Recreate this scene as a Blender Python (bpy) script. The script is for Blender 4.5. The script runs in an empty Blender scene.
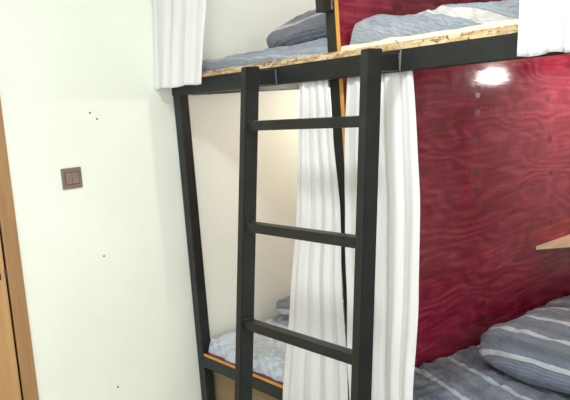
import bpy, bmesh, math, random
from mathutils import Vector, Matrix, noise
random.seed(7)
S = bpy.context.scene
COL = S.collection

# ------------------------------------------------------------------ materials
def new_mat(name):
    m = bpy.data.materials.new(name); m.use_nodes = True
    nt = m.node_tree; b = nt.nodes['Principled BSDF']
    return m, nt, b
def N(nt, t, **kw):
    n = nt.nodes.new(t)
    for k, v in kw.items(): setattr(n, k, v)
    return n
def noise_node(nt, vec, scale, detail=4, rough=.55, dist=0):
    n = N(nt, 'ShaderNodeTexNoise'); n.inputs['Scale'].default_value = scale
    n.inputs['Detail'].default_value = detail; n.inputs['Roughness'].default_value = rough
    n.inputs['Distortion'].default_value = dist
    nt.links.new(vec, n.inputs['Vector']); return n.outputs['Fac']
def ramp(nt, fac, stops, interp='LINEAR'):
    r = N(nt, 'ShaderNodeValToRGB'); e = r.color_ramp.elements; r.color_ramp.interpolation = interp
    while len(e) < len(stops): e.new(.5)
    for i, (p, c) in enumerate(stops):
        e[i].position = p; e[i].color = (*c, 1) if len(c) == 3 else c
    nt.links.new(fac, r.inputs['Fac']); return r.outputs['Color']
def mapping(nt, src, scale=(1, 1, 1), rot=(0, 0, 0), loc=(0, 0, 0)):
    mp = N(nt, 'ShaderNodeMapping'); mp.inputs['Scale'].default_value = scale
    mp.inputs['Rotation'].default_value = rot; mp.inputs['Location'].default_value = loc
    nt.links.new(src, mp.inputs['Vector']); return mp.outputs['Vector']
def mixc(nt, fac, a, b, mode='MIX'):
    m = N(nt, 'ShaderNodeMix', data_type='RGBA', blend_type=mode)
    for sock, v in ((m.inputs['Factor'], fac), (m.inputs['A'], a), (m.inputs['B'], b)): pass
    ins = [i for i in m.inputs if i.enabled]
    for s_, v in zip((m.inputs[0], m.inputs[6], m.inputs[7]), (fac, a, b)):
        if hasattr(v, 'node'): nt.links.new(v, s_)
        elif isinstance(v, (tuple, list)): s_.default_value = (*v, 1) if len(v) == 3 else v
        else: s_.default_value = v
    return m.outputs[2]
def math_n(nt, op, a, b=0.0):
    m = N(nt, 'ShaderNodeMath', operation=op)
    for s_, v in zip(m.inputs, (a, b)):
        if hasattr(v, 'node'): nt.links.new(v, s_)
        else: s_.default_value = v
    return m.outputs[0]
def bump(nt, b, h, strength, dist=.01):
    n = N(nt, 'ShaderNodeBump'); n.inputs['Strength'].default_value = strength
    n.inputs['Distance'].default_value = dist
    nt.links.new(h, n.inputs['Height']); nt.links.new(n.outputs['Normal'], b.inputs['Normal'])
def objv(nt): return N(nt, 'ShaderNodeTexCoord').outputs['Object']
def uvv(nt): return N(nt, 'ShaderNodeTexCoord').outputs['UV']

def paint(name, c1, c2, rough=.75, bs=.08):
    m, nt, b = new_mat(name); v = objv(nt)
    f = noise_node(nt, v, 1.6, 5, .6)
    nt.links.new(ramp(nt, f, [(.35, c1), (.65, c2)]), b.inputs['Base Color'])
    b.inputs['Roughness'].default_value = rough
    bump(nt, b, noise_node(nt, v, 60, 3), bs, .004); return m
M = {}
M['wall'] = paint('cream_wall_paint', (.79, .83, .75), (.84, .88, .80))
M['ceiling'] = paint('white_ceiling_paint', (.8, .8, .77), (.85, .85, .82))

def steel():
    m, nt, b = new_mat('charcoal_painted_steel'); v = objv(nt)
    f = noise_node(nt, v, 9, 5, .6)
    nt.links.new(ramp(nt, f, [(.3, (.013, .015, .0145)), (.7, (.021, .0235, .022))]), b.inputs['Base Color'])
    b.inputs['Roughness'].default_value = .42; b.inputs['Specular IOR Level'].default_value = .3
    bump(nt, b, noise_node(nt, v, 120, 3), .12, .002); return m
M['steel'] = steel()
def plain(name, c, rough=.6, metal=0):
    m, nt, b = new_mat(name); v = objv(nt); f = noise_node(nt, v, 25, 3)
    nt.links.new(ramp(nt, f, [(.3, tuple(x*.9 for x in c)), (.7, tuple(min(1, x*1.08) for x in c))]), b.inputs['Base Color'])
    b.inputs['Roughness'].default_value = rough; b.inputs['Metallic'].default_value = metal; return m
M['weld'] = plain('bare_weld_metal', (.16, .15, .16), .4, .4)
M['yellow'] = plain('ochre_plywood_edge', (.66, .33, .05), .6)
M['wire'] = plain('binding_wire', (.32, .31, .28), .4, .5)
M['switch'] = plain('brown_grey_switch_plastic', (.21, .15, .13), .4)
M['switch_key'] = plain('brown_grey_switch_rocker', (.25, .18, .155), .35)
M['hole'] = plain('dark_hole', (.05, .04, .035), .8)
M['strike'] = plain('strike_metal', (.09, .06, .065), .35, .8)

def red_panel():
    m, nt, b = new_mat('varnished_dark_red_plywood'); v = objv(nt)
    # flame grain: long wavy lines along Y
    wv = noise_node(nt, mapping(nt, v, (1, 1.1, 3.4)), 1.5, 2, .45)
    sp = N(nt, 'ShaderNodeSeparateXYZ'); nt.links.new(v, sp.inputs[0])
    zz = math_n(nt, 'ADD', math_n(nt, 'MULTIPLY', sp.outputs[2], 95), math_n(nt, 'ADD', math_n(nt, 'MULTIPLY', sp.outputs[1], 14), math_n(nt, 'MULTIPLY', wv, 60)))
    rings = math_n(nt, 'ADD', math_n(nt, 'MULTIPLY', math_n(nt, 'SINE', zz), .5), .5)
    g = mapping(nt, v, (1, 2.5, 34), (math.radians(-6), 0, 0))
    f1 = noise_node(nt, g, 1.6, 7, .66, .5)
    gr = math_n(nt, 'ADD', math_n(nt, 'MULTIPLY', rings, .17), math_n(nt, 'MULTIPLY', f1, .83))
    base = ramp(nt, gr, [(.30, (.14, .0045, .018)), (.52, (.26, .015, .04)), (.75, (.42, .058, .095))])
    f2 = noise_node(nt, mapping(nt, v, (1, 2.6, 1.5)), 1.9, 7, .72, .3)
    haze = ramp(nt, f2, [(.45, (0, 0, 0)), (.75, (1, 1, 1))])
    scr = ramp(nt, noise_node(nt, mapping(nt, v, (1, 5, 80), (math.radians(-9), 0, 0)), 1.2, 5, .7), [(.48, (0, 0, 0)), (.75, (1, 1, 1))])
    hz = math_n(nt, 'ADD', math_n(nt, 'MULTIPLY', haze, .24), math_n(nt, 'MULTIPLY', math_n(nt, 'MULTIPLY', scr, haze), .55))
    c = mixc(nt, hz, base, (.46, .08, .16))
    fib = noise_node(nt, mapping(nt, v, (1, 46, 5)), 2, 4, .6)
    c = mixc(nt, ramp(nt, fib, [(.45, (0, 0, 0)), (.8, (.4, .4, .4))]), c, (.12, .005, .016))
    nt.links.new(c, b.inputs['Base Color'])
    nt.links.new(ramp(nt, f2, [(.3, (.06, .06, .06)), (.8, (.2, .2, .2))]), b.inputs['Roughness'])
    b.inputs['Specular IOR Level'].default_value = .4
    bump(nt, b, math_n(nt, 'ADD', math_n(nt, 'MULTIPLY', f1, .45), f2), .16, .006)
    return m
M['red'] = red_panel()
M['plug'] = plain('dark_red_screw_plug', (.15, .009, .025), .42)
M['redboard'] = plain('dark_red_board_face', (.16, .010, .018), .5)

def osb():
    m, nt, b = new_mat('oriented_strand_board'); v = objv(nt)
    vo = N(nt, 'ShaderNodeTexVoronoi'); vo.inputs['Scale'].default_value = 1
    mp = mapping(nt, v, (20, 34, 110), (0, .3, .3)); nt.links.new(mp, vo.inputs['Vector'])
    sep = N(nt, 'ShaderNodeSeparateColor'); nt.links.new(vo.outputs['Color'], sep.inputs[0])
    c = ramp(nt, sep.outputs[0], [(0, (.36, .20, .08)), (.18, (.48, .33, .16)), (.5, (.58, .43, .24)), (.85, (.66, .53, .34))])
    d = ramp(nt, noise_node(nt, mapping(nt, v, (30, 30, 60)), 1.3, 5, .7, 1), [(.54, (0, 0, 0)), (.60, (1, 1, 1))])
    nt.links.new(mixc(nt, d, c, (.18, .08, .025)), b.inputs['Base Color'])
    b.inputs['Roughness'].default_value = .75
    bump(nt, b, sep.outputs[1], .4, .004); return m
M['osb'] = osb()
def wood(name, a, bcol, axis='z', rough=.45, sc=1):
    m, nt, b = new_mat(name); v = objv(nt)
    s = {'z': (22, 22, 1.6), 'x': (1.6, 22, 22), 'y': (22, 1.6, 22)}[axis]
    f = noise_node(nt, mapping(nt, v, tuple(k*sc for k in s)), 1.3, 6, .6, .6)
    nt.links.new(ramp(nt, f, [(.3, a), (.7, bcol)]), b.inputs['Base Color'])
    b.inputs['Roughness'].default_value = rough; bump(nt, b, f, .06, .003); return m
M['door'] = wood('honey_wood_door', (.44, .245, .095), (.54, .33, .145))
M['architrave'] = wood('brown_wood_architrave', (.31, .165, .07), (.40, .225, .10))
M['shelfwood'] = wood('pale_shelf_wood', (.74, .54, .32), (.86, .70, .48), 'y')
M['underply'] = wood('tan_plywood', (.24, .165, .085), (.31, .22, .12), 'x', .7)
def tiles():
    m, nt, b = new_mat('grey_floor_tile'); v = objv(nt)
    br = N(nt, 'ShaderNodeTexBrick'); br.offset = 0; br.inputs['Scale'].default_value = 1
    br.inputs['Brick Width'].default_value = .6; br.inputs['Row Height'].default_value = .6
    br.inputs['Mortar Size'].default_value = .004
    br.inputs['Color1'].default_value = (.42, .40, .36, 1); br.inputs['Color2'].default_value = (.46, .44, .40, 1)
    br.inputs['Mortar'].default_value = (.2, .19, .18, 1)
    nt.links.new(v, br.inputs['Vector']); nt.links.new(br.outputs['Color'], b.inputs['Base Color'])
    b.inputs['Roughness'].default_value = .35; return m
M['floor'] = tiles()

def cotton(name, col, trans=.35):
    m, nt, b = new_mat(name); v = uvv(nt)
    b.inputs['Base Color'].default_value = (*col, 1); b.inputs['Roughness'].default_value = .9
    b.inputs['Sheen Weight'].default_value = .2
    w = math_n(nt, 'ADD', noise_node(nt, mapping(nt, v, (700, 60, 1)), 1, 2), noise_node(nt, mapping(nt, v, (60, 700, 1)), 1, 2))
    bump(nt, b, w, .12, .001)
    tr = N(nt, 'ShaderNodeBsdfTranslucent'); tr.inputs['Color'].default_value = (*col, 1)
    mx = N(nt, 'ShaderNodeMixShader'); mx.inputs[0].default_value = trans
    out = nt.nodes['Material Output']
    nt.links.new(b.outputs[0], mx.inputs[1]); nt.links.new(tr.outputs[0], mx.inputs[2]); nt.links.new(mx.outputs[0], out.inputs[0])
    return m
M['curtain'] = cotton('white_cotton_voile', (.88, .89, .89), .3)

def striped(name, base, base2, white, period=.175, wide=.13, thin=True, rot=0, warp=.012, whitemix=.85, off=0):
    """UV based woven stripes, v across the stripes (metres)"""
    m, nt, b = new_mat(name); v = mapping(nt, uvv(nt), (1, 1, 1), (0, 0, rot), (0, off, 0))
    sx = N(nt, 'ShaderNodeSeparateXYZ'); nt.links.new(v, sx.inputs[0])
    wv = noise_node(nt, v, 5, 2)
    y = math_n(nt, 'ADD', sx.outputs[1], math_n(nt, 'MULTIPLY', math_n(nt, 'SUBTRACT', wv, .5), warp*2))
    ph = math_n(nt, 'FRACT', math_n(nt, 'DIVIDE', y, period))
    K = (1, 1, 1); O = (0, 0, 0)
    st = ramp(nt, ph, [(0, K), (wide, O), (.999, O)], 'CONSTANT')
    darkb = ramp(nt, ph, [(0, O), (.30, O), (.40, K), (.62, K), (.70, O)])
    # thin pinstripes
    pf = math_n(nt, 'FRACT', math_n(nt, 'DIVIDE', y, period/15))
    pin = ramp(nt, pf, [(0, (.40, .40, .40)), (.22, O)], 'CONSTANT')
    mott = noise_node(nt, v, 9, 4)
    c = mixc(nt, mott, base, tuple(min(1, k*1.15) for k in base))
    c = mixc(nt, darkb, c, base2)
    if thin: c = mixc(nt, math_n(nt, 'MULTIPLY', pin, .5), c, white)
    c = mixc(nt, math_n(nt, 'MULTIPLY', st, whitemix), c, white)
    nt.links.new(c, b.inputs['Base Color']); b.inputs['Roughness'].default_value = .8
    b.inputs['Sheen Weight'].default_value = .25
    cr = noise_node(nt, mapping(nt, v, (9, 16, 1)), 1.5, 5, .6, 1.2)
    bump(nt, b, cr, .8, .03); return m
M['stripe'] = striped('grey_blue_striped_sateen', (.165, .205, .275), (.105, .132, .18), (.62, .67, .71), .175, .13, warp=.02)
M['stripe_plain'] = striped('grey_blue_sateen_with_stripe', (.16, .195, .26), (.115, .14, .188), (.66, .70, .73), .155, .13, off=.05)
M['pale'] = striped('pale_blue_grey_striped_cotton', (.27, .315, .385), (.22, .26, .32), (.55, .59, .64), .12, .10, True, .1, .02, .55)
M['palequilt'] = striped('pale_grey_quilt_cotton', (.25, .285, .34), (.30, .335, .39), (.62, .61, .57), .21, .17, True, 0, .03, .8)
M['slate'] = striped('slate_grey_striped_cotton', (.16, .185, .225), (.115, .135, .17), (.62, .62, .64), .19, .12, True, 0, .006, .9, off=.035)
M['sheet'] = plain('cream_under_sheet', (.74, .68, .55), .9)
def checked():
    m, nt, b = new_mat('pale_blue_checked_cotton'); v = mapping(nt, uvv(nt), (1, 1, 1), (0, 0, .15))
    ck = N(nt, 'ShaderNodeTexChecker'); ck.inputs['Scale'].default_value = 30
    w = noise_node(nt, v, 6, 3)
    vv = N(nt, 'ShaderNodeVectorMath', operation='ADD'); wc = N(nt, 'ShaderNodeCombineXYZ')
    k = math_n(nt, 'MULTIPLY', w, .05); nt.links.new(k, wc.inputs[0]); nt.links.new(k, wc.inputs[1])
    nt.links.new(v, vv.inputs[0]); nt.links.new(wc.outputs[0], vv.inputs[1]); nt.links.new(vv.outputs[0], ck.inputs['Vector'])
    ck.inputs['Color1'].default_value = (.40, .47, .56, 1); ck.inputs['Color2'].default_value = (.60, .66, .73, 1)
    c = mixc(nt, ramp(nt, noise_node(nt, v, 14, 4), [(.35, (0, 0, 0)), (.6, (.9, .9, .9))]), ck.outputs['Color'], (.53, .60, .68))
    nt.links.new(c, b.inputs['Base Color']); b.inputs['Roughness'].default_value = .85
    bump(nt, b, noise_node(nt, v, 16, 5, .6, 1), .6, .02); return m
M['check'] = checked()
def emit(name, c, s):
    m, nt, b = new_mat(name); b.inputs['Base Color'].default_value = (*c, 1)
    b.inputs['Emission Color'].default_value = (*c, 1); b.inputs['Emission Strength'].default_value = s; return m
M['bulb'] = emit('lit_bulb', (1, .93, .82), 6)
M['lamp_diffuser'] = emit('lit_diffuser', (1, .98, .95), 5)
M['fill_pane'] = emit('added_glow_pane', (.95, 1, 1), 1.2)  # glow for the added window in the right wall
M['white_plastic'] = plain('white_lamp_plastic', (.8, .8, .78), .4)

# ------------------------------------------------------------------ helpers
def tag(o, label=None, cat=None, group=None, kind=None):
    if label: o['label'] = label
    if cat: o['category'] = cat
    if group: o['group'] = group
    if kind: o['kind'] = kind
    return o
def empty(name, loc, label, cat, group=None):
    o = bpy.data.objects.new(name, None); COL.objects.link(o); o.location = loc
    o.empty_display_size = .1; return tag(o, label, cat, group)
def finish(name, bm, mats, parent=None, smooth=False, origin=None):
    """bm is in world coordinates"""
    bmesh.ops.recalc_face_normals(bm, faces=bm.faces)
    if parent is not None:
        org = Vector((0, 0, 0)); p = parent
        while p is not None: org += Vector(p.location); p = p.parent
    elif origin is not None: org = Vector(origin)
    else:
        xs = [v.co for v in bm.verts]
        org = Vector(((min(c.x for c in xs)+max(c.x for c in xs))/2, (min(c.y for c in xs)+max(c.y for c in xs))/2, min(c.z for c in xs)))
    bmesh.ops.translate(bm, verts=bm.verts, vec=-org)
    me = bpy.data.meshes.new(name); bm.to_mesh(me); bm.free()
    for m in (mats if isinstance(mats, (list, tuple)) else [mats]): me.materials.append(m)
    if smooth:
        for p in me.polygons: p.use_smooth = True
    o = bpy.data.objects.new(name, me); COL.objects.link(o)
    if parent is not None: o.parent = parent; o.location = (0, 0, 0)
    else: o.location = org
    return o
def box(bm, lo, hi, mi=0, bev=0):
    b2 = bmesh.new(); bmesh.ops.create_cube(b2, size=1)
    for v in b2.verts:
        v.co = Vector([lo[i] + (v.co[i]+.5)*(hi[i]-lo[i]) for i in range(3)])
    if bev: bmesh.ops.bevel(b2, geom=list(b2.edges), offset=bev, segments=2, affect='EDGES', profile=.5)
    merge(bm, b2, mi)
def merge(bm, b2, mi=0):
    mp = {v: bm.verts.new(v.co) for v in b2.verts}
    for f in b2.faces:
        nf = bm.faces.new([mp[v] for v in f.verts]); nf.material_index = mi if mi else f.material_index; nf.smooth = f.smooth
    b2.free()
def prism(bm, pts, z0, z1, mi=0, axis=2):
    lo = []; hi = []
    for p in pts:
        if axis == 2: a, b = (p[0], p[1], z0), (p[0], p[1], z1)
        lo.append(bm.verts.new(a)); hi.append(bm.verts.new(b))
    bm.faces.new(lo[::-1]).material_index = mi; bm.faces.new(hi).material_index = mi
    n = len(pts)
    for i in range(n): bm.faces.new((lo[i], lo[(i+1) % n], hi[(i+1) % n], hi[i])).material_index = mi
def tube(bm, pts, rad, seg=8, mi=0):
    pts = [Vector(p) for p in pts]; rings = []
    for i, p in enumerate(pts):
        t = (pts[min(i+1, len(pts)-1)]-pts[max(i-1, 0)]).normalized()
        a = t.cross(Vector((0, 0, 1)) if abs(t.z) < .9 else Vector((1, 0, 0))).normalized(); b = t.cross(a)
        rr = rad[i] if isinstance(rad, (list, tuple)) else rad
        rings.append([bm.verts.new(p+(a*math.cos(k*2*math.pi/seg)+b*math.sin(k*2*math.pi/seg))*rr) for k in range(seg)])
    for r1, r2 in zip(rings, rings[1:]):
        for k in range(seg): f = bm.faces.new((r1[k], r1[(k+1) % seg], r2[(k+1) % seg], r2[k])); f.smooth = True; f.material_index = mi
    bm.faces.new(rings[0][::-1]).material_index = mi; bm.faces.new(rings[-1]).material_index = mi
def disc_x(bm, x, y, z, r, h, mi=0, seg=14, sgn=1, ey=1):
    a = [bm.verts.new((x, y+ey*r*math.cos(k*2*math.pi/seg), z+r*math.sin(k*2*math.pi/seg))) for k in range(seg)]
    b = [bm.verts.new((x+sgn*h, y+ey*r*.9*math.cos(k*2*math.pi/seg), z+r*.9*math.sin(k*2*math.pi/seg))) for k in range(seg)]
    bm.faces.new(b).material_index = mi
    for k in range(seg): bm.faces.new((a[k], a[(k+1) % seg], b[(k+1) % seg], b[k])).material_index = mi
def part(name, mat, parent, *boxes, bev=.002, label=None):
    bm = bmesh.new()
    for lo, hi in boxes: box(bm, lo, hi, 0, bev)
    return tag(finish(name, bm, mat, parent), label)
def fbm(x, y, z=0, o=3):
    s = 0; a = 1
    for i in range(o):
        s += a*noise.noise(Vector((x, y, z+i*7.3))); x *= 2.1; y *= 2.1; a *= .5
    return s

# ------------------------------------------------------------------ setting
XW = -.974          # face of the left wall
def struct(name, mat, lo, hi):
    bm = bmesh.new(); box(bm, lo, hi); o = finish(name, bm, mat); o['kind'] = 'structure'; return o
DY0 = -.865         # edge of the doorway
wl = struct('wall_left', M['wall'], (XW-.1, DY0, 0), (XW, 2.12, 2.7))
bm = bmesh.new(); box(bm, (XW-.1, DY0-.9, 2.1), (XW, DY0, 2.7)); box(bm, (XW-.1, -3.6, 0), (XW, DY0-.9, 2.7))
o = finish('wall_left', bm, M['wall']); o['kind'] = 'structure'
struct('wall_back', M['wall'], (XW-.1, 2.02+.1, 0), (3.0, 2.22, 2.7))
struct('wall_right', M['wall'], (3.0, -3.6, 0), (3.1, 2.22, 2.7))
struct('floor', M['floor'], (XW-.1, -3.6, -.1), (3.1, 2.22, 0))
struct('ceiling', M['ceiling'], (XW-.1, -3.6, 2.7), (3.1, 2.22, 2.8))
# doorway: architrave and door leaf
bm = bmesh.new()
box(bm, (XW-.1, DY0, 0), (XW+.012, DY0+.058, 2.16), 0, .003)
box(bm, (XW-.1, DY0-.955, 0), (XW+.012, DY0-.9, 2.16), 0, .003)
box(bm, (XW-.1, DY0-.9, 2.1), (XW+.012, DY0, 2.16), 0, .003)
tr = finish('trim_1', bm, M['architrave']); tr['kind'] = 'structure'
dr = empty('door_1', (XW-.03, DY0-.45, 0), None, None); dr['kind'] = 'structure'
part('door_leaf', M['door'], dr, ((XW-.05, DY0-.894, .006), (XW-.006, DY0-.004, 2.094)))
part('strike_plate', M['strike'], dr, ((XW-.0065, DY0-.032, .868), (XW-.003, DY0-.022, .893)), bev=.0005, label='small metal latch plate')
bm = bmesh.new(); box(bm, (XW-.02, DY0-.0065, .872), (XW-.001, DY0+.0005, .905), 0, .001)
tag(finish('latch_plate', bm, M['hole'], tr), 'small dark latch hole')
# tiny screw holes in the plaster
bm = bmesh.new()
for y, z in ((-.449, 1.485), (-.457, .876), (-.46, .288), (-.42, 1.458), (.16, 1.535)):
    disc_x(bm, XW-.0005, y, z, .0045, .001)
finish('nail_hole', bm, M['hole'], wl)['kind'] = 'structure'

# light switch
sw = empty('light_switch', (XW, -.561, 1.18), 'square brown-grey double rocker light switch on the pale wall', 'light switch')
y0, z0, a = -.604, 1.182, .086
part('wall_plate', M['switch'], sw, ((XW, y0, z0), (XW+.008, y0+a, z0+a)), bev=.003)
part('surround', M['hole'], sw, ((XW+.007, y0+.013, z0+.017), (XW+.0085, y0+.073, z0+.069)), bev=.0004)
for k in (0, 1):
    part('rocker', M['switch_key'], sw, ((XW+.008, y0+.0155+k*.0285, z0+.0195), (XW+.0115, y0+.042+k*.0285, z0+.0665)), bev=.0012)

# ------------------------------------------------------------------ bunk frame
ZU, ZB, ZL = 1.600, 1.5335, .3206
XE = 1.02
bed = empty('bunk_bed', (0, 1.0, 0), 'charcoal steel double-decker bunk bed frame with red partition panel and slanted ladder', 'bunk bed')
W = .048
def post(x0, y0, z0=0, z1=2.42): return part('post', M['steel'], bed, ((x0, y0, z0), (x0+W, y0+W, z1)), bev=.004)
bm = bmesh.new(); box(bm, (-.962, -.05, 0), (-.962+.05, 0, ZB+.004), 0, .004); box(bm, (-.962, -.05+.052, ZU+.021), (-.912, .05, 2.42), 0, .004)
finish('post', bm, M['steel'], bed)
post(0, 0, 0)
bm = bmesh.new(); box(bm, (XE-.05, -.05, 0), (XE, 0, ZB+.004), 0, .004); box(bm, (XE-.05, .002, ZU+.021), (XE, .05, 2.42), 0, .004)
finish('post', bm, M['steel'], bed)
for x in (-.962, 0, XE-.05): post(x, 1.97, 0)
# rails along the front and back
part('upper_rail', M['steel'], bed, ((-.970, -.05, ZB), (XE, -.002, ZU)), bev=.004)
part('lower_rail', M['steel'], bed, ((-.914, -.05, ZL-.055), (-.0, -.002, ZL)), ((-.0, -.05, ZL-.055), (XE-.048, -.002, ZL)), bev=.004)
part('upper_rail', M['steel'], bed, ((-.962, 1.925, ZB), (XE, 1.97, ZU)), bev=.004)
part('lower_rail', M['steel'], bed, ((-.962, 1.925, ZL-.055), (XE, 1.97, ZL)), bev=.004)
part('top_rail', M['steel'], bed, ((-.962, 0, 2.42), (XE, .05, 2.46)), bev=.004)
for x in (-.962, XE-.05):
    part('side_rail', M['steel'], bed, ((x, .05, ZB), (x+.04, 1.925, ZU)), bev=.003)
    part('side_rail', M['steel'], bed, ((x, .0, ZL-.05), (x+.04, 1.925, ZL)), bev=.003)
# grab bracket welded to the middle post above the upper board
bm = bmesh.new()
box(bm, (.003, -.047, 1.760), (.040, .002, 2.42), 0, .004)
finish('post_bracket', bm, M['steel'], bed)
bm = bmesh.new()
for q in range(10):
    tube(bm, [(.0405, -.004+random.uniform(-.006, .004), 1.768+q*.004), (.0435, -.003+random.uniform(-.006, .004), 1.770+q*.004)], .0035, 6)
tag(finish('weld_bead', bm, M['weld'], bed), 'rough greyish weld bead')
# boards
X1, X2 = .0485, .0665          # red partition
bm = bmesh.new()
prism(bm, [(-.968, -.05), (.024, -.05), (.024, -.001), (-.001, -.001), (-.001, 1.97), (-.968, 1.97), (-.968, .052), (-.968, 0)], ZU, ZU+.0215)
finish('bed_board', bm, M['osb'], bed)
bm = bmesh.new()
prism(bm, [(.024, -.05), (XE, -.05), (XE, 1.97), (X2+.001, 1.97), (X2+.001, -.001), (.024, -.001)], ZU, ZU+.0215)
finish('bed_board', bm, M['osb'], bed)
def slab(xa, xb):
    bm = bmesh.new(); box(bm, (xa, -.046, ZL), (xb, 1.965, ZL+.0135), 0)
    for f in bm.faces:
        if abs(f.normal.z) < .5: f.material_index = 1
    bm.normal_update()
    for f in bm.faces: f.material_index = 0 if abs(f.normal.z) > .5 else 1
    tag(finish('lower_bed_board', bm, [M['redboard'], M['yellow']], bed), 'dark red lower bed board with an ochre edge')
slab(-.910, -.002); slab(X2+.002, XE-.052)
# red partition with its raw yellow front edge and rows of screw plugs
bm = bmesh.new()
box(bm, (X1, 0, 0.0), (X2, 2.02, 2.42)); bm.normal_update()
for f in bm.faces: f.material_index = 1 if f.normal.y < -.5 else 0
rows = [(.770, [1.44, 1.367, 1.25, 1.118, 1.041, .968, .825, .677, .547, .483, 1.90, 1.72]), (1.357, [1.40, 1.21, 1.045, .93, .808, 1.75]), (.022, [1.505, 1.70, 1.65]),
        (.30, [1.78, 1.95])]
for y, zs in rows:
    for z in zs:
        disc_x(bm, X2, y+random.uniform(-.018, .018), z, random.uniform(.012, .019) if y > .1 else .004, .0005, 2, ey=1.5)
finish('partition_panel', bm, [M['red'], M['yellow'], M['plug']], bed)['label'] = 'glossy dark red plywood partition with a yellow front edge'
# plywood closing the space under the lower left bed
part('underbed_panel', M['underply'], bed, ((-.910, .004, .0), (-.002, .018, ZL-.06)), bev=.001)

# ladder (welded to the upper rail)
lxl, lxr, lw, ld, ly0, ls, lzt = -.2600, .3290, .0355, .0600, -.185, .1276, 1.6034
LY = lambda z: ly0-(lzt-z)*ls
bm = bmesh.new()
lad = bpy.data.objects.new('ladder', None)
COL.objects.link(lad); lad.parent = bed; lad.location = (0, 0, 0); lad['label'] = 'slanted charcoal steel ladder with square rungs'
# the ladder sub-part origin equals the bed's
def lrail(x):
    bm = bmesh.new(); vs = []
    for z in (0, lzt):
        y = LY(z)
        vs.append([bm.verts.new(c) for c in ((x, y, z), (x+lw, y, z), (x+lw, y+ld, z), (x, y+ld, z))])
    a, b = vs
    bm.faces.new(a[::-1]); bm.faces.new(b)
    for k in range(4): bm.faces.new((a[k], a[(k+1) % 4], b[(k+1) % 4], b[k]))
    bmesh.ops.bevel(bm, geom=list(bm.edges), offset=.003, segments=2, affect='EDGES')
    return finish('ladder_rail', bm, M['steel'], lad)
lrail(lxl); lrail(lxr)
for zt in (1.409, 1.048, .694, .335):
    y = LY(zt-.015)+.012
    part('rung', M['steel'], lad, ((lxl+lw-.002, y-.002, zt-.033), (lxr+.002, y+.036, zt+.001)), bev=.003)
    for xx in (lxl+lw+.002, lxr-.002):
        bm = bmesh.new()
        tube(bm, [(xx, y-.001, zt+.001), (xx, y+.018, zt+.003), (xx, y+.037, zt+.001)], .0035, 6)
        finish('weld_bead', bm, M['steel'], lad)
for x in (lxl, lxr):
    part('bracket', M['steel'], lad, ((x+.001, LY(1.57)+ld-.004, 1.536), (x+lw-.001, -.049, 1.590)), bev=.003)
for x in (lxl+lw, lxr+lw):
    bm = bmesh.new()
    for q in range(9):
        z = 1.536+q*.006; rr = random.uniform(.0022, .0042)
        tube(bm, [(x-.001, -.0545+random.uniform(-.002, .002), z), (x+.002, -.052, z+.003)], rr, 6)
    tag(finish('weld_bead', bm, M['weld'], lad), 'rough pale weld bead')
# loop of binding wire over the board edge
bm = bmesh.new()
pts = [(.345, .005, 1.6235), (.33, -.02, 1.627), (.345, -.045, 1.629), (.362, -.054, 1.622), (.372, -.0535, 1.60), (.371, -.0535, 1.575), (.3665, -.0535, 1.545)]
tube(bm, pts, .0014, 6)
finish('wire_tie', bm, M['wire'], bed)
# rods for the upper curtains
bm = bmesh.new(); tube(bm, [(-.965, -.1, 2.36), (0, -.1, 2.36), (XE, -.1, 2.36)], .008, 10)
for x in (-.94, .02, XE-.03): box(bm, (x-.008, -.108, 2.35), (x+.008, .004, 2.372), 0, .001); box(bm, (x-.008, -.004, 2.352), (x+.008, .004, 2.43), 0)
finish('curtain_rod', bm, M['steel'], bed)

# ------------------------------------------------------------------ bedding
def edgef(d, r): 
    t = min(max(d/r, 0), 1); return math.sqrt(max(0, 1-(1-t)**2))
def quilt(name, x0, x1, y0, y1, zb, h, mat, label, group=None, nx=90, ny=150, r=.04, wr=.010, seed=0, uvrot=0, hfun=None, wob=.012, ridge=.006, freq=9, cat='quilt'):
    bm = bmesh.new(); uv = bm.loops.layers.uv.new('uv'); G = []; co = {}
    for j in range(ny+1):
        # denser rows near the front
        v = (j/ny)**1.5; row = []
        for i in range(nx+1):
            u = i/nx; x = x0+(x1-x0)*u; y = y0+(y1-y0)*v
            e = edgef(x-x0, r)*edgef(x1-x, r)*edgef(y-y0, r)*edgef(y1-y, r)
            H = h if hfun is None else hfun(x, y)
            z = H*e + wr*fbm(x*freq*.6+seed, y*freq*.6, seed)*e
            z += ridge*(1-abs(fbm(x*freq+seed*3, y*freq*1.3+fbm(x*4, y*4)*2, seed, 2))*3)*e*.6
            z = max(z, .0015)
            bd = 1-e
            xx = x + wob*fbm(y*7, seed, 3)*bd; yy = y + wob*fbm(x*9, seed, 9)*bd
            vt = bm.verts.new((min(max(xx, x0-.0), x1+.0), max(yy, y0-.02), zb+z)); co[vt] = (x*math.cos(uvrot)-y*math.sin(uvrot), x*math.sin(uvrot)+y*math.cos(uvrot)+z*.9)
            row.append(vt)
        G.append(row)
    for j in range(ny):
        for i in range(nx):
            f = bm.faces.new((G[j][i], G[j][i+1], G[j+1][i+1], G[j+1][i])); f.smooth = True
            for l in f.loops: l[uv].uv = co[l.vert]
    rim = [G[0][i] for i in range(nx+1)]+[G[j][nx] for j in range(1, ny+1)]+[G[ny][i] for i in range(nx-1, -1, -1)]+[G[j][0] for j in range(ny-1, 0, -1)]
    low = [bm.verts.new((v.co.x, v.co.y, zb)) for v in rim]
    n = len(rim)
    for k in range(n):
        f = bm.faces.new((rim[k], low[k], low[(k+1) % n], rim[(k+1) % n])); f.smooth = True
        for l in f.loops: l[uv].uv = co.get(l.vert, co[rim[k]])
    bm.faces.new(low)
    o = finish(name, bm, mat); return tag(o, label, cat, group)
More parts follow.
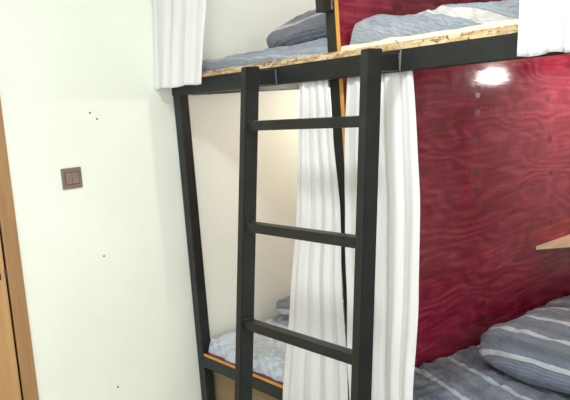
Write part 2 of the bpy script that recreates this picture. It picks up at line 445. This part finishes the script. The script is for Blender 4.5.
def pillow(name, c, half, rz, mat, label, seed=0, cat='pillow', tilt=0, pinch=2.6, uvrot=0, nu=72, nv=40, wr=.008, ex=.75, ry=0, flat=.5):
    bm = bmesh.new(); uv = bm.loops.layers.uv.new('uv'); co = {}; G = []
    R_ = Matrix.Rotation(rz, 3, 'Z') @ Matrix.Rotation(ry, 3, 'Y') @ Matrix.Rotation(tilt, 3, 'X')
    sg = lambda a, p: math.copysign(abs(a)**p, a)
    for j in range(nv+1):
        th = -math.pi/2+math.pi*j/nv; row = []
        for i in range(nu):
            ph = 2*math.pi*i/nu
            cx = sg(math.cos(ph), .55)*sg(math.cos(th), ex); cy = sg(math.sin(ph), .55)*sg(math.cos(th), ex); cz = sg(math.sin(th), .9)
            x = cx*half[0]; y = cy*half[1]; z = cz*half[2]
            nrm = Vector((cx, cy, cz)).normalized()
            d = wr*fbm(x*9+seed, y*9+z*5, seed)+wr*.8*(1-abs(fbm(x*7+seed*2, y*13, z*9, 2))*2.5)
            p = Vector((x, y, z))+nrm*d
            if p.z < -half[2]*flat: p.z = -half[2]*flat + (p.z+half[2]*flat)*.05
            vt = bm.verts.new(Vector(c)+R_ @ p); row.append(vt)
            arc = y + math.copysign(z, 1)*.9*(-1 if y < 0 else 1)*0 - (half[2]-z)*(1 if y < 0 else -1)*.9
            co[vt] = (x*math.cos(uvrot)-arc*math.sin(uvrot), x*math.sin(uvrot)+arc*math.cos(uvrot))
        G.append(row)
    for j in range(nv):
        for i in range(nu):
            q = [G[j][i], G[j][(i+1) % nu], G[j+1][(i+1) % nu], G[j+1][i]]
            f = bm.faces.new(q); f.smooth = True
            for l in f.loops: l[uv].uv = co[l.vert]
    bmesh.ops.remove_doubles(bm, verts=bm.verts, dist=.0004)
    o = finish(name, bm, mat); return tag(o, label, cat)

BT = ZU+.0215; LT = ZL+.0135
quilt('quilt', -.908, -.045, -.026, 1.90, LT, .066, M['check'], 'rumpled pale blue checked quilt on the lower left bunk', r=.026, wr=.014, seed=2, wob=.012, ridge=.012, freq=12)
quilt('quilt', -.915, -.004, .012, 1.90, BT, .058, M['pale'], 'thin pale grey striped quilt spread on the upper left bunk', r=.05, wr=.008, seed=5, ridge=.006)
pillow('pillow', (-.56, .53, LT+.122), (.375, .17, .060), .04, M['slate'], 'grey pillow at the wall on the checked quilt of the lower left bunk', 1, flat=.75)
pillow('pillow', (-.325, .42, BT+.136), (.325, .21, .098), .05, M['slate'], 'slate grey pillow with a white stripe on the upper left bunk', 3, flat=.7, tilt=.1, ry=-.06, ex=.95, wr=.012)

def huq(x, y):
    return   .066 + .012*math.exp(-((x-.18)/.13)**2)-.02*max(0, x-.35)
quilt('quilt', .100, XE-.06, .004, 1.90, BT+.017, .075, M['palequilt'], 'bunched pale grey quilt with cream stripes on the upper right bunk', r=.024, wr=.016, seed=11, hfun=huq, uvrot=.33, wob=.016, ridge=.014)
bm = bmesh.new()   # cream sheet between the board and the quilt
nx = 60
top = []; bot = []
for i in range(nx+1):
    x = .10+(XE-.12-.10)*i/nx; yy = -.036+.010*fbm(x*8, 2)+.01*(i/nx)
    top.append((bm.verts.new((x, yy+.004, BT+.0155+.004*fbm(x*14, 5))), bm.verts.new((x, 1.9, BT+.016)))); bot.append((bm.verts.new((x, yy, BT+.0003)), bm.verts.new((x, 1.9, BT+.0003))))
for i in range(nx):
    bm.faces.new((top[i][0], top[i+1][0], top[i+1][1], top[i][1])); bm.faces.new((bot[i][0], bot[i][1], bot[i+1][1], bot[i+1][0]))
    bm.faces.new((bot[i][0], bot[i+1][0], top[i+1][0], top[i][0])); bm.faces.new((bot[i][1], top[i][1], top[i+1][1], bot[i+1][1]))
bm.faces.new((bot[0][0], top[0][0], top[0][1], bot[0][1])); bm.faces.new((bot[nx][0], bot[nx][1], top[nx][1], top[nx][0]))
tag(finish('bed_sheet', bm, M['sheet']), 'cream under-sheet beneath the quilt of the upper right bunk', 'bed sheet')

quilt('quilt', X2+.003, XE-.06, .004, 1.90, LT, .083, M['stripe'], 'crumpled grey quilt with white stripes on the lower right bunk', r=.045, wr=.018, seed=21, uvrot=.354, ridge=.020, freq=9, wob=.01, hfun=lambda x, y: .090-.035*min(1, max(0, (y-.15)/.6)))
pillow('pillow', (.615, .672, LT+.083+.066), (.392, .30, .092), -.10, M['stripe_plain'], 'large puffy grey pillow with white stripes on the lower right bunk', 8, flat=.72, wr=.014, ex=.5)
pillow('pillow', (.46, 1.20, LT+.083+.030), (.32, .20, .052), .15, M['stripe'], 'grey striped pillow behind the large puffy pillow on the lower right bunk', 13, flat=.72, wr=.012)

# ------------------------------------------------------------------ curtains
def curtain(name, prof, n, amp, label, group=None, cols=110, rows=60, seed=0, hem=.03, pert=.4):
    """prof: list of (z, xleft, xright, y), top first; gathered folds across"""
    bm = bmesh.new(); uv = bm.loops.layers.uv.new('uv'); G = []; co = {}
    def at(z):
        for a, b in zip(prof, prof[1:]):
            if z <= a[0] and z >= b[0]:
                t = (a[0]-z)/(a[0]-b[0]); t2 = t*t*(3-2*t)*.5+t*.5
                return [a[k]+(b[k]-a[k])*t2 for k in range(1, 4)]
        return prof[-1][1:]
    zt, zb = prof[0][0], prof[-1][0]
    for j in range(rows+1):
        t = j/rows; z = zt+(zb-zt)*t; xl, xr, y = at(z); row = []
        for i in range(cols+1):
            s = i/cols
            ss = s+.03*noise.noise(Vector((s*6, t*1.5, seed)))*math.sin(math.pi*s)
            ph = 2*math.pi*n*(s+.05*noise.noise(Vector((s*3, t*1.1, seed+4))))
            am = amp*(.55+.45*noise.noise(Vector((s*4+seed, t*1.2, 1)))+.25)*(.75+.5*t)
            yy = y+am*(math.sin(ph)+.28*math.sin(2.3*ph+seed+t*1.5))+pert*.02*noise.noise(Vector((s*2, t*5, seed)))
            xx = xl+(xr-xl)*ss + am*.4*math.cos(ph)*math.sin(math.pi*s)
            zz = z-(.003*math.sin(ph*.5+seed)*t)
            if z > ZU-.075 and z < ZU+.001 and y > -.06: yy = min(max(yy, -.047), -.004)
            vt = bm.verts.new((xx, yy, zz)); co[vt] = (s*1.1, z); row.append(vt)
        G.append(row)
    for j in range(rows):
        for i in range(cols):
            f = bm.faces.new((G[j][i], G[j+1][i], G[j+1][i+1], G[j][i+1])); f.smooth = True
            for l in f.loops: l[uv].uv = co[l.vert]
    o = finish(name, bm, M['curtain'])
    md = o.modifiers.new('thickness', 'SOLIDIFY'); md.thickness = .0012; md.offset = 0
    return tag(o, label, 'curtain', group)
curtain('curtain', [(1.533, -.128, .022, -.028), (1.1, -.168, .055, -.045), (.72, -.215, .075, -.075), (.30, -.285, .085, -.092), (.12, -.31, .085, -.095)], 4, .0075,
        'narrow white curtain gathered at the left side of the middle post below the upper rail', seed=1)
curtain('curtain', [(1.533, .115, .392, -.028), (1.15, .095, .415, -.05), (.83, .092, .402, -.065), (.49, .09, .372, -.082), (.12, .07, .33, -.09)], 4, .009,
        'white curtain gathered behind the right ladder rail in front of the lower right bunk', seed=6)
curtain('curtain', [(2.375, -.966, -.520, -.10), (1.95, -.966, -.545, -.105), (1.567, -.966, -.598, -.132)], 4, .010,
        'white curtain hanging at the wall above the left end of the upper rail', seed=9, pert=.2)
curtain('curtain', [(2.375, .800, 1.10, -.105), (1.70, .800, 1.08, -.105), (1.535, .790, 1.06, -.105)], 5, .008,
        'white curtain hanging over the upper rail at the right edge of the photo', seed=12, pert=.2)

# ------------------------------------------------------------------ shelf and lamps
bm = bmesh.new()
prism(bm, [(X2+.0005, 1.215), (.30, 1.50), (.30, 1.95), (X2+.0005, 1.95)], .699, .716)
tag(finish('wall_shelf', bm, M['shelfwood']), 'pale wooden shelf fixed to the red partition above the lower right bunk', 'shelf')

def light(name, kind, loc, energy, color, **kw):
    d = bpy.data.lights.new(name, kind); d.energy = energy; d.color = color
    for k, v in kw.items(): setattr(d, k, v)
    o = bpy.data.objects.new(name, d); COL.objects.link(o); o.location = loc; return o

def bunk_or_fill_lamp(x, y, zc, energy, color, label):  # serves the right bunk's lamp and the added fill lamps
    lamp = empty('bunk_or_fill_lamp', (x, y, zc), label, 'lamp')
    bm = bmesh.new(); tube(bm, [(x, y, zc-.0005), (x, y, zc-.018)], .04, 24); finish('lamp_base', bm, M['white_plastic'], lamp)
    bm = bmesh.new(); bmesh.ops.create_uvsphere(bm, u_segments=24, v_segments=12, radius=.02, matrix=Matrix.Translation((x, y, zc-.034)) @ Matrix.Diagonal((1, 1, .9, 1)))
    finish('bulb', bm, M['bulb'], lamp, True)
    light('bunk_or_fill_light', 'POINT', (x, y, zc-.075), energy, color, shadow_soft_size=.018)
bunk_or_fill_lamp(.46, 1.52, 1.6, 8.5, (1, .93, .88), 'small round lamp under the board of the upper right bunk')
bunk_or_fill_lamp(-.42, .95, 1.6, 13, (1, .98, .84), 'added small round fill lamp under the board of the upper left bunk')  # unseen lamp added to brighten the lower left bunk

bunk_or_fill_lamp(-.42, .95, 2.7, 13, (1, .98, .92), 'added small round fill lamp on the ceiling over the upper left bunk')  # added out of view to lift the dim wall behind the upper left bunk

def ceiling_lamp(cx, cy, energy, size, label):
    cl = empty('ceiling_light', (cx, cy, 2.7), label, 'ceiling light')
    bm = bmesh.new(); tube(bm, [(cx, cy, 2.70), (cx, cy, 2.66)], .22, 32); finish('lamp_base', bm, M['white_plastic'], cl)
    bm = bmesh.new(); bmesh.ops.create_uvsphere(bm, u_segments=32, v_segments=12, radius=.2, matrix=Matrix.Translation((cx, cy, 2.655)) @ Matrix.Diagonal((1, 1, .3, 1)))
    finish('diffuser', bm, M['lamp_diffuser'], cl, True)
    light('ceiling_light_lamp', 'AREA', (cx, cy, 2.58), energy, (.97, 1, .985), shape='DISK', size=size)
ceiling_lamp(.70, -.95, 19, .30, 'round white ceiling light in front of the bunk bed')

# unseen window added in the right wall, its glow fills the bunks
fr = None
wy0, wy1, wz0, wz1 = -3.45, -1.15, .6, 2.1
wn = empty('added_window_1', (2.99, (wy0+wy1)/2, wz0), None, None); wn['kind'] = 'structure'
part('added_window_frame', M['white_plastic'], wn, ((2.95, wy0-.05, wz0-.05), (3.0, wy1+.05, wz0)), ((2.95, wy0-.05, wz1), (3.0, wy1+.05, wz1+.05)),
     ((2.95, wy0-.05, wz0), (3.0, wy0, wz1)), ((2.95, wy1, wz0), (3.0, wy1+.05, wz1)), ((2.95, (wy0+wy1)/2-.025, wz0), (3.0, (wy0+wy1)/2+.025, wz1)))
part('glow_pane', M['fill_pane'], wn, ((2.985, wy0, wz0), (2.995, wy1, wz1)), bev=0)
l = light('window_fill_light', 'AREA', (2.93, (wy0+wy1)/2, (wz0+wz1)/2), 50, (.97, 1, .97), shape='RECTANGLE', size=wz1-wz0, size_y=wy1-wy0)  # fill light of the added window
l.rotation_euler = (0, math.radians(90), 0)

w = bpy.data.worlds.new('world'); S.world = w; w.use_nodes = True
w.node_tree.nodes['Background'].inputs[0].default_value = (1, .98, .95, 1)
w.node_tree.nodes['Background'].inputs[1].default_value = .8

# ------------------------------------------------------------------ camera
r = Vector((0.6463913046370209, 0.7595083527803337, -0.0729749501305371))
u = Vector((-0.05752014822417201, 0.14387483758051872, 0.9879228024797526))
f = Vector((-0.7608348794830053, 0.6343871792273892, -0.13668647699753247))
cam = bpy.data.cameras.new('camera'); co_ = bpy.data.objects.new('camera', cam); COL.objects.link(co_)
mw = Matrix((r, u, -f)).transposed().to_4x4(); mw.translation = (1.7515864714916445, -1.7011429179496003, 1.458789709969682)
co_.matrix_world = mw
cam.sensor_fit = 'HORIZONTAL'; cam.sensor_width = 36; cam.lens = 687.7033*36/570; cam.clip_start = .02
S.camera = co_
S.view_settings.view_transform = 'Standard'; S.view_settings.look = 'None'
S.view_settings.exposure = 0.26; S.view_settings.gamma = 1; S.view_settings.use_curve_mapping = False
